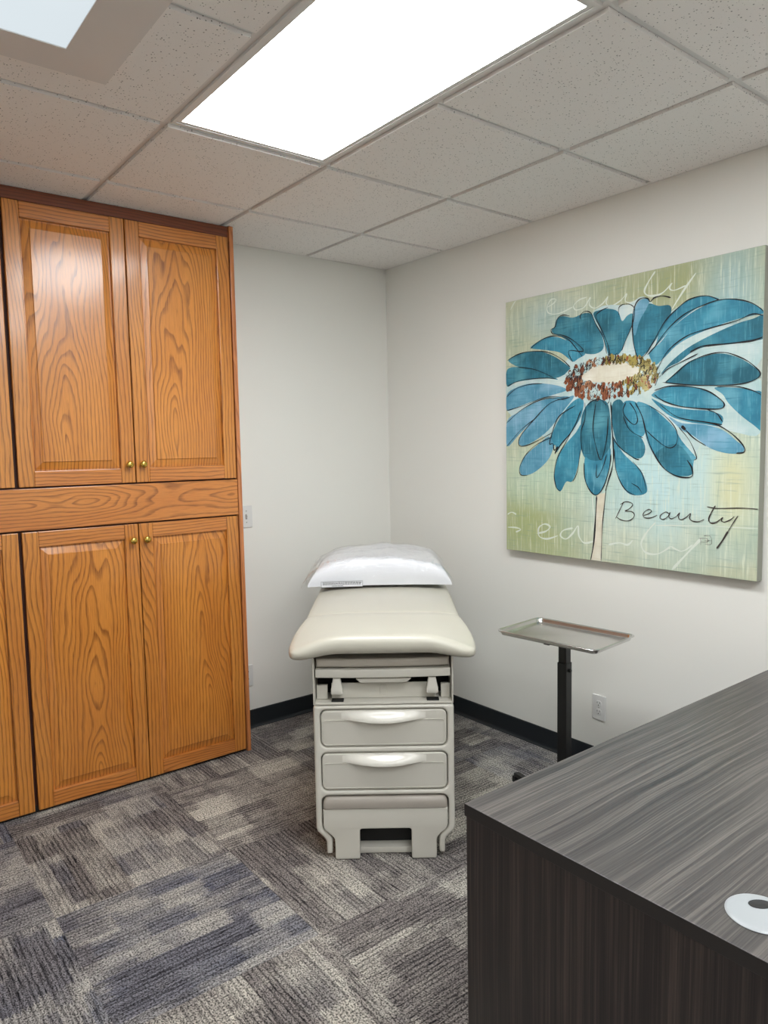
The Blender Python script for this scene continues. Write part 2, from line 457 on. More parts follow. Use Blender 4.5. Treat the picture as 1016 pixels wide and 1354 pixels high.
AX, AY, S = -2.386, .105, .6096
LIGHT_CELLS = {(1, 2), (1, 3), (1, 5), (1, 6), (-1, 6), (-1, 7)}
bm = bmesh.new()
for i in range(-4, 4):
    for j in range(0, 9):
        if (i, j) in LIGHT_CELLS: continue
        x0, x1 = AX + i * S, AX + (i + 1) * S
        y1, y0 = AY - j * S, AY - (j + 1) * S
        g = .0135
        x0, x1, y0, y1 = x0 + g, x1 - g, y0 + g, y1 - g
        x0, x1, y0, y1 = max(x0, RX0 + .001), min(x1, -.014), max(y0, RY0 + .001), min(y1, -.014)
        if x1 - x0 < .02 or y1 - y0 < .02: continue
        box(bm, x0, x1, y0, y1, H, H + .03)
ceil = struct('ceiling', bm, M['tile'])
bm = boxes((RX0, 0, RY0, 0, H + .03, H + .06))
struct('ceiling_deck', bm, M['grid'], ceil)
bm = bmesh.new()
w = .012
for i in range(-3, 4):
    x = AX + i * S
    box(bm, x - w, x + w, RY0, 0, H + .011, H + .0295)
for j in range(1, 9):
    y = AY - j * S
    box(bm, RX0, -.0, y - w, y + w, H + .0112, H + .0292)
box(bm, RX0, 0, -.02, 0, H + .003, H + .029); box(bm, -.02, 0, RY0, 0, H + .003, H + .029)
struct('ceiling_grid', bm, M['grid'], ceil)

def baseboard(name, p0, p1, n):
    """n = unit vector into the room"""
    prof = [(0, 0), (.017, 0), (.0165, .003), (.010, .008), (.0065, .016), (.0055, .092), (.003, .0965), (0, .0965)]
    bm = bmesh.new(); n = Vector((n[0], n[1], 0))
    loft(bm, [[Vector((p[0], p[1], 0)) + n * a + Vector((0, 0, b)) for a, b in prof] for p in (p0, p1)])
    struct(name, bm, M['base'])
baseboard('baseboard_left', (-1.118, -.0), (0, -.0), (0, -1))
baseboard('baseboard_right', (0, -.018), (0, RY0), (-1, 0))
baseboard('baseboard_rear', (RX0, RY0), (-.018, RY0), (0, 1))
baseboard('baseboard_entry', (RX0, RY0 + .018), (RX0, 0), (1, 0))

# ------------------------------------------------------------------ ceiling lights, seen and added
def troffer(label, i, j, lamp, group=None):
    cx, cy = AX + (i + .5) * S, AY - (j + 1) * S
    t = thing('ceiling_light', label, 'ceiling light', (cx, cy, H), 0, group)
    hx, hy = S / 2 - .0125, S - .0125
    bm = bmesh.new()
    def frame(ox, oy, ix, iy, z0, z1):
        box(bm, -ox, -ix, -oy, oy, z0, z1); box(bm, ix, ox, -oy, oy, z0, z1)
        box(bm, -ix, ix, -oy, -iy, z0, z1); box(bm, -ix, ix, iy, oy, z0, z1)
    frame(hx, hy, hx - .012, hy - .012, .003, .028)
    frame(hx - .0135, hy - .0135, hx - .026, hy - .026, .005, .026)
    obj('frame', bm, M['grid'], t)
    obj('lens', boxes((-hx + .0262, hx - .0262, -hy + .0262, hy - .0262, .0062, .0095)), lamp, t)
    return t
troffer('large glowing rectangular ceiling light at the top centre, set flush among the tiles', 1, 2, M['lamp'])
troffer('added ceiling light, unseen behind the camera above the desk side', 1, 5, M['lamp'])  # added out of view to brighten the table front and walls
troffer('added ceiling light, unseen behind the camera, furthest from the corner and beside the entry wall', -1, 6, M['lamp'])  # another unseen lamp, added as fill for the table front

t = thing('surface_ceiling_light', 'pale ceiling light with a wide flat grey frame, top left above the oak cabinet', 'ceiling light', (-2.455, -2.02, H))
bm = bmesh.new()
ox, oy, ix, iy = .430, .712, .293, .587
for b in ((-ox, -ix, -oy, oy), (ix, ox, -oy, oy), (-ix, ix, -oy, -iy), (-ix, ix, iy, oy)): box(bm, *b, -.024, 0.0)
obj('frame', bm, M['lampwhite'], t)
obj('lens', boxes((-ix + .0005, ix - .0005, -iy + .0005, iy - .0005, -.0215, -.017)), M['lamp2'], t)

# ------------------------------------------------------------------ oak cabinet
CX0, CX1 = -3.08, -1.119
cab = thing('built_in_cabinet', 'tall honey oak built-in cabinet with raised panel doors along the left wall', 'cabinet', (CX1 - .98, -.12, 0))
OX, OY = CX1 - .98, -.12
def cpart(name, bm, m, **k): return obj(name, shift(bm, (-OX, -OY, 0)), m, cab, **k)
cpart('carcass', boxes((CX0 + .02, CX1 - .02, -.243, -.001, 0, 2.5125)), M['carcass'])
cpart('toe_kick', boxes((CX0 + .02, CX1 - .0205, -.2455, -.243, 0, .03)), M['kick'])
for x0, x1 in ((CX1 - .0195, CX1), (CX0, CX0 + .0195)):
    cx = (x0 + x1) / 2
    obj('side_panel', boxes((x0 - cx, x1 - cx, -.267 - OY, -.001 - OY, 0.001, 2.5125), bev=.0012), M['oak_r'], cab, (cx - OX, 0, 0))
obj('crown_rail', boxes((CX0 + .02 - OX, CX1 - .02 - OX, -.254 - OY, -.2435 - OY, -.0245, .0225), bev=.0012), M['oak_c'], cab, (0, 0, 2.49))
obj('middle_rail', boxes((CX0 + .021 - OX, CX1 - .021 - OX, -.263 - OY, -.2435 - OY, -.084, .084), bev=.002), M['oak_h'], cab, (0, 0, 1.2565))

def door(x0, x1, z0, z1, knob_side, knob_z):
    w, h = x1 - x0, z1 - z0
    hx = w / 2; T = .0195
    bm = bmesh.new(); sw, rh = .060, .063
    for a, b in ((-hx, -hx + sw), (hx - sw, hx)): box(bm, a, b, 0, T, 0, h, bev=.0028, mi=0)
    for a, b in ((0, rh), (h - rh, h)): box(bm, -hx + sw + .0002, hx - sw - .0002, .0003, T - .0003, a + .0002, b - .0002, bev=.0025, mi=1)
    # raised panel: groove, sloping field edge, flat field
    px, pz0, pz1 = hx - sw - .0005, rh + .0005, h - rh - .0005
    rings = []
    for d, y in ((0, .0145), (.005, .0145), (.006, .0125), (.034, .0052), (.0350, .0024), (.0362, .0014)):
        rings.append([(-px + d, y, pz0 + d), (px - d, y, pz0 + d), (px - d, y, pz1 - d), (-px + d, y, pz1 - d)])
    rings.insert(0, [(-px, .017, pz0), (px, .017, pz0), (px, .017, pz1), (-px, .017, pz1)])
    loft(bm, rings, mi=2)
    o = obj('door', bm, [M['oak_s'], M['oak_h'], M['oak_v']], cab, ((x0 + x1) / 2 - OX, -.2635 - OY, z0))
    kb = bmesh.new()
    lathe(kb, [(0, 0.0), (.0085, 0.0), (.0085, -.002), (.005, -.004), (.0048, -.011), (.010, -.015), (.0145, -.019), (.0155, -.023), (.013, -.0275), (.007, -.030), (0, -.0305)], axis='Y')
    k = obj('knob', kb, M['brass'], o, (knob_side * (hx - .028), -.0002, knob_z - z0), smooth=True)
    k['label'] = 'round brass knob'
for dx in (0, -.4 - .5535):
    xs = ((-2.093 + dx, -1.6265 + dx, 1), (-1.6225 + dx, -1.144 + dx, -1))
    for x0, x1, sd in xs:
        if x0 < CX0 + .02: x0 = CX0 + .026
        if dx and sd < 0: x1 = -2.107
        door(x0, x1, 1.347, 2.462, sd, 1.426)
        door(x0, x1, .013, 1.166, sd, 1.0955)

# ------------------------------------------------------------------ switch and outlets
def facep(pts_z, flip): return pts_z
def wall_device(name, label, cat, loc, rotz, kind):
    t = thing(name, label, cat, loc, rotz)
    # local: plate in the x-z plane, front towards -y
    pm = plate_mesh([rrect(.035, .0575, .004)], .006, .002)
    obj('cover_plate', shift(pm, (0, -.003, 0)), M['outlet'], t, smooth=True)
    if kind == 'switch':
        bm = boxes((-.005, .005, -.0075, -.006, -.012, .012), bev=.0006)
        obj('switch_surround', bm, M['slot'], t)
        bm = bmesh.new()
        loft(bm, [[(-.0045, -.0075, -.009), (.0045, -.0075, -.009), (.0045, -.0075, .009), (-.0045, -.0075, .009)],
                  [(-.0035, -.019, .006), (.0035, -.019, .006), (.0035, -.019, .013), (-.0035, -.019, .013)]])
        obj('toggle', bm, M['outlet'], t)
        screws = (.030, -.030)
    else:
        for z in (.0195, -.0195):
            r = obj('receptacle', shift(plate_mesh([rrect(.0165, .0145, .0125, 6)], .002, .0006), (0, -.0071, z)), M['outlet'], t, smooth=True)
            bm = bmesh.new()
            for x in (-.0065, .0065): box(bm, x - .0011, x + .0011, -.00845, -.0078, z + .0005, z + .0085)
            lathe(bm, [(0, -.0084), (.0024, -.0084), (.0024, -.0078), (0, -.0078)], (0, 0, z - .007), 'Y', 12)
            obj('slot', bm, M['slot'], r)
        screws = (0.0,)
    for z in screws:
        bm = bmesh.new(); lathe(bm, [(0, -.0072), (.0028, -.0068), (.003, -.006), (0, -.006)], (0, 0, z), 'Y', 12)
        obj('screw', bm, M['steel'], t)
wall_device('light_switch', 'white toggle switch plate on the left wall beside the oak cabinet', 'light switch', (-.966, -.0, 1.132), 0, 'switch')
wall_device('power_outlet', 'white double outlet low on the left wall, half hidden by the oak cabinet', 'outlet', (-.993, -.0, .285), 0, 'outlet')
wall_device('power_outlet', 'white double outlet on the right wall behind the tray stand', 'outlet', (0, -1.496, .286), radians(-90), 'outlet')

# ------------------------------------------------------------------ exam table
TH = radians(-38.6)
U = Vector((cos(TH), sin(TH), 0)); V = Vector((-sin(TH), cos(TH), 0))
TO = Vector((-1.204, -1.441, 0)) + U * .004
et = thing('exam_table', 'cream cushioned medical exam table on a beige drawer base', 'exam table', TO, TH)
def P(name, bm, m, parent=None, **k): return obj(name, bm, m, parent or et, **k)

# front face frame with two drawer openings and splayed legs
outer = round_poly([(-.25, .568), (-.25, .108), (-.214, .07), (-.214, .019), (-.193, .019), (-.193, .080), (-.228, .115), (-.228, .237), (.228, .237), (.228, .115), (.193, .080), (.193, .019), (.214, .019), (.214, .07), (.25, .108), (.25, .568)],
                   [.012, .012, .012, .008, .008, .012, .012, .028, .028, .012, .012, .008, .008, .012, .012, .012])
holes = [rrect(.2265, .0685, .024, 6, 0, .485), rrect(.2265, .0700, .024, 6, 0, .3255)]
P('front_frame', shift(plate_mesh([outer] + holes, .034, .0085, 3), (0, .017, 0)), M['beige'], smooth=True)
# shell sides, inside blacked out to stand for shade
bm = bmesh.new()
for s in (-1, 1):
    a, b = sorted((s * .2495, s * .2405))
    box(bm, a, b, .034, 1.16, .085, .57, bev=.002)
box(bm, -.25, .25, 1.15, 1.165, .085, .762, bev=.002)
P('side_shell', bm, M['beige'], smooth=True)
bm = bmesh.new()
for s in (-1, 1):
    a, b = sorted((s * .2490, s * .2435))
    box(bm, a, b, .004, 1.15, .5715, .762, bev=.0012)
box(bm, -.2432, .2432, .004, .12, .571, .578, bev=.001)
P('compartment_shell', bm, M['beige'], smooth=True)
P('inner_shade_block', boxes((-.239, .239, .036, 1.14, .24, .5665), (-.2425, .2425, .13, 1.14, .5795, .755), (-.1805, .1805, .072, 1.13, .0275, .235)), M['black'])  # solid black blocks in place of the shade inside the base
P('base_frame', boxes((-.182, .182, .030, 1.12, .003, .0265), bev=.003), M['beige'], smooth=True)

# drawers
def drawer(z0, z1):
    hz = (z1 - z0) / 2; zc = (z0 + z1) / 2
    d = P('drawer', shift(plate_mesh([rrect(.2235, hz, .022, 6)], .030, .005, 3), (0, .016, zc)), M['beige2'], smooth=True)
    # raised rim round the lower field
    fz0, fz1 = z0 + .007, z1 - .0345
    o_ = rrect(.2155, (fz1 - fz0) / 2 , .010, 5, 0, (fz0 + fz1) / 2)
    i_ = rrect(.2140, (fz1 - fz0) / 2 - .0015, .0088, 5, 0, (fz0 + fz1) / 2)
    obj('rim', shift(plate_mesh([o_, i_], .0030, .0005), (0, .0004, 0)), M['beige2'], d, smooth=True)
    # bowed pull: a lip that swells out of the upper band
    bm = bmesh.new(); nu = 40; rows = []
    for k in range(nu + 1):
        u = -.150 + .300 * k / nu; q = abs(u) / .150
        b = (1 - q ** 2.2) ** 1.5 if q < 1 else 0
        zt = z1 - .004; zb = z1 - .031 - .0085 * b
        pr = .001 + .026 * b
        prof = []
        for a in range(11):
            f = a / 10
            z = zt + (zb - zt) * f
            y = .0012 - pr * sin(min(1, f * 1.18) * pi / 2) ** 1.3
            prof.append((u, y, z))
        prof.append((u, .0012 - pr + .004 * b, zb - .0005))
        prof.append((u, .0015, zb + .012 * b))
        rows.append([bm.verts.new(p) for p in prof])
    for r0, r1 in zip(rows, rows[1:]):
        for i in range(len(r0) - 1): bm.faces.new((r0[i], r0[i + 1], r1[i + 1], r1[i]))
    h = obj('handle', bm, M['white'], d, smooth=True); h['label'] = 'glossy bowed pull'
drawer(.419, .551); drawer(.2585, .3930)

# pull-out step
sp = round_poly([(-.2235, .190), (-.2235, .116), (-.183, .082), (-.183, .0015), (-.093, .0015), (-.093, .115), (.093, .115), (.093, .0015), (.183, .0015), (.183, .082), (.2235, .116), (.2235, .190)],
                [.002, .014, .014, .008, .008, .010, .010, .008, .008, .014, .014, .002])
st = P('step', shift(plate_mesh([sp], .026, .004, 3), (0, .007, 0)), M['beige2'], smooth=True)
bm = bmesh.new()
loft(bm, [[(x, y, z) for x, y in rrect(.2240 - i_, .130 - i_, .014, 5, 0, .120)] for z, i_ in ((.1905, .003), (.193, .0005), (.200, 0), (.212, .001), (.222, .004), (.229, .009), (.2325, .017), (.2335, .030))])
tr = obj('step_tread', bm, M['tread'], st, smooth=True); tr['label'] = 'taupe rubber step tread'

# compartment under the seat
def bowed(hx, z0, z1, sag, r, n=16):
    pts = []
    for i in range(n + 1):
        x = -hx + 2 * hx * i / n; pts.append((x, z0 - sag * (1 - (x / hx) ** 2)))
    for i in range(n + 1):
        x = hx - 2 * hx * i / n; pts.append((x, z1 - sag * (1 - (x / hx) ** 2)))
    return pts
P('foot_extension', shift(plate_mesh([bowed(.2385, .671, .700, .0035, 0)], .30, .003, 2), (0, .152, 0)), M['beige'], smooth=True)
P('foot_cushion', shift(plate_mesh([bowed(.2360, .707, .737, .003, 0)], .30, .010, 4), (0, .158, 0)), M['vinyl2'], smooth=True)
P('rear_panel', boxes((-.187, .190, .052, .06, .579, .634), (-.2400, -.201, .045, .06, .579, .630), (.208, .2405, .045, .06, .579, .630), bev=.001), M['beige2'])
P('grip_recess', shift(plate_mesh([round_poly([(-.098, .662), (.102, .662), (.084, .647), (-.080, .647)], .006)], .02, .002), (0, .022, 0)), M['beige2'], smooth=True)
P('latch_tab', shift(plate_mesh([rrect(.013, .0165, .004, 4, 0, .6165)], .003, .001), (0, .0515, -.008)), M['beige2'], smooth=True)
for s, x in ((-1, -.165), (1, .175)):
    bm = bmesh.new()
    loft(bm, [[(x + a, b, z) for a, b in rrect(wx, wy, .005, 4, 0, .024)] for z, wx, wy in ((.606, .019, .012), (.609, .0215, .0145), (.625, .0205, .0145), (.645, .0165, .013), (.664, .013, .012))])
    k = P('stirrup_end', bm, M['white'], smooth=True); k['label'] = 'glossy white stirrup end'
    P('stirrup_shadow', boxes((x - .020, x + .024, .012, .040, .5785, .5835), bev=.002), M['black'])  # black slab painted in as the shadow below the stirrup end

# upholstery
P('cushion_support', boxes((-.238, .238, .03, 1.32, .7635, .7755), bev=.002), M['black'])
def pad(name, stations, ztop, thick, droop, m):
    """stations: (v, half width, height scale, droop scale)"""
    bm = bmesh.new(); rings = []; n = 64
    for v, w, hs, ds in stations:
        ring = []
        for i in range(n):
            a = 2 * pi * i / n
            c, s = cos(a), sin(a)
            # wide flat top, round edge
            x = w * math.copysign(abs(c) ** .55, c) if abs(c) > 1e-9 else 0
            hh = thick / 2 * hs
            z = ztop - thick / 2 + hh * math.copysign(abs(s) ** .62, s)
            q = smoothstep(.15, .335, abs(x))
            z -= ds * droop * q
            if s > 0: z += .004 * (1 - (x / .33) ** 2)
            ring.append((x, v, z))
        rings.append(ring)
    loft(bm, rings)
    return P(name, bm, m, smooth=True)
seat_st = []
for k in range(9):
    a = k / 8 * pi / 2
    seat_st.append((-.062 + .036 * (1 - cos(a)) , .262 + .062 * sin(a) ** .7, max(.06, sin(a) ** .8), 1.0))
seat_st += [(0, .330, 1, 1.0), (.04, .333, 1, .92), (.09, .332, 1, .75), (.14, .328, 1, .5), (.20, .320, 1, .25), (.25, .312, 1, .08), (.29, .307, .99, 0), (.301, .305, .94, 0), (.3053, .304, .9, 0)]
pad('seat_cushion', seat_st, .832, .066, .034, M['vinyl'])
back_st = [(.3056, .301, .9, 0), (.309, .302, .95, 0), (.318, .302, .99, 0), (.34, .303, 1, 0), (.7, .304, 1, 0), (1.0, .302, 1, 0), (1.25, .296, 1, 0), (1.32, .29, 1, 0)]
for k in range(1, 8):
    a = k / 7 * pi / 2
    back_st.append((1.32 + .085 * sin(a), .29 - .06 * (1 - cos(a)) - .05 * (k / 7) ** 3, max(.1, cos(a) ** .5 if k < 7 else .1), 0))
pad('back_cushion', back_st, .832, .066, 0, M['vinyl'])

# ------------------------------------------------------------------ pillow in its plastic bag
from mathutils import noise as mn
PZ = .8355
PC = TO + V * 1.005 + U * (-.016); PC.z = PZ
pil = thing('pillow', 'plump white pillow in a clear plastic bag lying on the exam table', 'pillow', PC, TH)
HX, HY, PH, SEAM = .308, .225, .166, .014
def psurf(s, t, top, grow=0.0):
    e = max(0.0, (1 - abs(s) ** 7)) * max(0.0, (1 - abs(t) ** 7))
    e = e ** .33
    x = s * (HX + grow) * (.955 + .045 * t * t); y = t * (HY + grow) * (.93 + .07 * s * s)
    cq = abs(s) ** 8 * abs(t) ** 8
    x += math.copysign(.022 * cq, s); y += math.copysign(.012 * cq, t)
    wr = mn.noise(Vector((x * 9, y * 9, 3.1 if top else 8.2))) * .014 + .006 * mn.noise(Vector((x * 5, y * 30, 9.0))) + mn.noise(Vector((x * 28, y * 22, 1.0))) * .003
    dome = .76 + .24 * (1 - s * s) * (1 - t * t)
    if top: z = SEAM + (PH - SEAM) * e * dome + wr * e + grow * e
    else: z = max(SEAM - SEAM * min(1, e * 1.9) + wr * .3 * e * (1 - e), .0005) - 0
    return Vector((x, y, z))
def pillow_mesh(grow=0.0, crumple=0.0, n=56):
    bm = bmesh.new(); T = {}; B = {}
    f = lambda i: sin((i / n * 2 - 1) * pi / 2)
    for i in range(n + 1):
        for j in range(n + 1):
            s, t = f(i), f(j)
            pt, pb = psurf(s, t, True, grow), psurf(s, t, False, grow)
            if crumple:
                d = mn.noise(pt * 45) * crumple
                pt += Vector((d * .3, d * .5, abs(d))); pb += Vector((d * .3, -abs(d) * .4, 0))
                k = smoothstep(-.86, -1.0, s)
                if k > 0:
                    ext = .026 * k * (1 + .5 * mn.noise(Vector((t * 6, 2, 0))))
                    cz = mn.noise(Vector((pt.y * 40, pt.x * 30, 5))) * .020 * k
                    pt.x -= ext; pb.x -= ext; pt.z += cz; pb.z += cz
                    pt.z = max(pt.z, .004); pb.z = max(pb.z, .002)
                k = smoothstep(.9, 1.0, s)
                if k > 0: pt.x += .006 * k; pb.x += .006 * k
            T[i, j] = bm.verts.new(pt)
            edge = i in (0, n) or j in (0, n)
            if edge: pb = pt
            B[i, j] = T[i, j] if edge else bm.verts.new(pb)
    for i in range(n):
        for j in range(n):
            bm.faces.new((T[i, j], T[i + 1, j], T[i + 1, j + 1], T[i, j + 1]))
            q = []
            for v in (B[i, j], B[i, j + 1], B[i + 1, j + 1], B[i + 1, j]):
                if v not in q: q.append(v)
            if len(q) > 2 and not all(v in T.values() for v in ()):
                try: bm.faces.new(q)
                except ValueError: pass
    return bm
obj('pillow_case', pillow_mesh(), M['cloth'], pil, smooth=True)
bag = obj('plastic_bag', pillow_mesh(.005, .006), M['film'], pil, smooth=True)
# printed law label low on the front
def front_y(x, z):
    s = x / HX
    lo, hi = -1.0, -.3
    for _ in range(30):
        mid = (lo + hi) / 2
        p = psurf(s, mid, z > SEAM)
        if (z > SEAM and p.z < z) or (z <= SEAM and p.z > z): lo = mid
        else: hi = mid
    return psurf(s, hi, z > SEAM).y
def patch(bm, x0, x1, z0, z1, off, n, mi):
    prev = None
    for i in range(n + 1):
        x = x0 + (x1 - x0) * i / n
        a = bm.verts.new((x, LY(x) - off, z0)); b = bm.verts.new((x, LY(x) - off, z1))
        if prev: bm.faces.new((prev[0], a, b, prev[1])).material_index = mi
        prev = (a, b)
def LY(x): return min(front_y(x, .034), front_y(x, .044), front_y(x, .024), front_y(x, .012)) - .0085
bm = bmesh.new()
lx0, lx1, lz0, lz1 = -.268, -.078, .010, .038
patch(bm, lx0, lx1, lz0, lz1, 0, 16, 0)
patch(bm, lx0, lx1, lz1 - .0012, lz1, .0004, 16, 1); patch(bm, lx0, lx1, lz0, lz0 + .0012, .0004, 16, 1)
patch(bm, lx0, lx0 + .0012, lz0, lz1, .0004, 1, 1); patch(bm, lx1 - .0012, lx1, lz0, lz1, .0004, 1, 1)
rr = random.Random(3)
for zz, a, b in ((.0315, lx0 + .008, lx1 - .006), (.0265, lx0 + .008, lx1 - .006), (.0215, lx0 + .008, lx1 - .01), (.0145, lx0 + .05, lx0 + .10)):
    x = a
    while x < b:
        wd = rr.uniform(.004, .012)
        patch(bm, x, min(x + wd, b), zz, zz + .0028, .0004, 1, 1); x += wd + .003
lb = obj('printed_label', bm, [M['cloth'], M['ink']], pil); lb['label'] = 'small printed warning label on the bag front'

# ------------------------------------------------------------------ instrument tray stand
TZ = .742
tr0 = Vector((-.453, -1.652, 0)); TR = radians(5.5)
ts = thing('tray_stand', 'black pedestal stand holding up the steel tray by the right wall', 'tray stand', tr0, TR)
tray = thing('instrument_tray', 'shallow rectangular stainless steel tray on the black pedestal stand', 'tray', tr0 + Vector((0, 0, TZ)), TR)
bm = bmesh.new()
a, b = .150, .226
def ringp(dx, z, r): return [(x, y, z) for x, y in rrect(a - dx, b - dx, r, 6)]
loft(bm, [ringp(.014, -.019, .020), ringp(.0115, -.016, .022), ringp(.009, -.004, .024), ringp(.0005, -.0045, .030), ringp(-.001, -.002, .031), ringp(.0005, .0000, .030), ringp(.004, .0008, .028), ringp(.0075, -.0005, .025), ringp(.0105, -.004, .023), ringp(.0125, -.014, .021), ringp(.016, -.0172, .018), ringp(.022, -.0178, .014)])
obj('tray_body', bm, M['steel'], tray, smooth=True)
zt = TZ - .0195
bm = bmesh.new()
box(bm, -.128, .128, -.012, .012, zt - .006, zt, bev=.001); box(bm, -.012, .012, -.19, .19, zt - .006, zt - .0001, bev=.001)
obj('tray_support', bm, M['stand'], ts)
obj('upper_post', boxes((-.0175, .0175, -.0175, .0175, .60, zt - .006), bev=.002), M['stand'], ts)
obj('lower_post', boxes((-.0205, .0205, -.0205, .0205, .0365, .622), bev=.002), M['stand'], ts)
bm = bmesh.new(); lathe(bm, [(0, -.0205), (.007, -.0205), (.0075, -.026), (.006, -.030), (0, -.031)], (0, 0, .592), 'Y', 16)
kn = obj('clamp_knob', bm, M['stand'], ts, smooth=True)
for k, (ang, ln) in enumerate(((74.5, .325), (164.5, .30), (254.5, .325), (344.5, .30))):
    aa = radians(ang); dx, dy = cos(aa), sin(aa)
    bm = bmesh.new(); R3 = Matrix.Rotation(aa, 3, 'Z')
    box(bm, 0.0, ln - .02, -.014, .014, .036, .052, bev=.003)
    bmesh.ops.rotate(bm, verts=bm.verts[:], matrix=R3, cent=(0, 0, 0))
    lg = obj('leg', bm, M['stand'], ts)
    bm = bmesh.new()
    lathe(bm, [(0, -.010), (.014, -.010), (.016, -.007), (.016, .007), (.014, .010), (0, .010)], (0, 0, .0161), 'Y', 20)
    box(bm, -.009, .009, -.014, -.0105, .012, .0355); box(bm, -.009, .009, .0105, .014, .012, .0355)
    box(bm, -.009, .009, -.014, .014, .033, .0358)
    bmesh.ops.rotate(bm, verts=bm.verts[:], matrix=R3, cent=(0, 0, 0))
    obj('caster', shift(bm, (dx * (ln - .02), dy * (ln - .02), 0)), M['black'], lg, smooth=True)

# ------------------------------------------------------------------ desk
DX0, DX1, DY0, DY1, DZ = -1.736, -.06, -3.14, -2.396, .75
desk = thing('desk', 'dark grey woodgrain laminate desk in the right foreground', 'desk', ((DX0 + DX1) / 2, (DY0 + DY1) / 2, 0))
ddx, ddy = (DX0 + DX1) / 2, (DY0 + DY1) / 2
def dpart(name, b, m, bev=.0008):
    bm = boxes(tuple(b), bev=bev); return obj(name, shift(bm, (-ddx, -ddy, 0)), m, desk)
top = bmesh.new()
box(top, DX0, DX1, DY0, DY1, DZ - .0262, DZ, bev=.001)
top.normal_update()
for f in top.faces: f.material_index = 0 if abs(f.normal.z) > .9 else 1
obj('desktop', shift(top, (-ddx, -ddy, 0)), [M['desk_top'], M['desk_e']], desk)
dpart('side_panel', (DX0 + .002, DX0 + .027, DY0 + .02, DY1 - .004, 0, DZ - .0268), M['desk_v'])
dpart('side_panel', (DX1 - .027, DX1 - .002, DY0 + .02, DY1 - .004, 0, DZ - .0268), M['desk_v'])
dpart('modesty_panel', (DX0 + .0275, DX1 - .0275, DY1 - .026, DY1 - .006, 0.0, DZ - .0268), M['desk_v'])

gp = (-1.637, -2.943)
gr = bmesh.new()
lathe(gr, [(0, .0002), (.0495, .0002), (.0500, .0012), (.0480, .0030), (.0440, .0040), (0, .0046)], n=48)
g = thing('grommet', 'round pale grey cable grommet in the desktop', 'grommet', (gp[0], gp[1], DZ + .0001))
obj('cap', gr, M['gromm'], g, smooth=True)
bm = bmesh.new()
cx_, cy_ = .018, .008
lathe(bm, [(0, .0046), (.0155, .0045), (.016, .0052), (.0145, .0053), (.0135, .0047), (0, .0047)], (0, 0, 0), n=28)
for v_ in bm.verts: v_.co.x *= 1.15; v_.co.y *= .72
bmesh.ops.rotate(bm, verts=bm.verts[:], matrix=Matrix.Rotation(radians(-38), 3, 'Z'), cent=(0, 0, 0))
o = obj('cable_opening', shift(bm, (cx_, cy_, 0)), M['slot'], g, smooth=True)

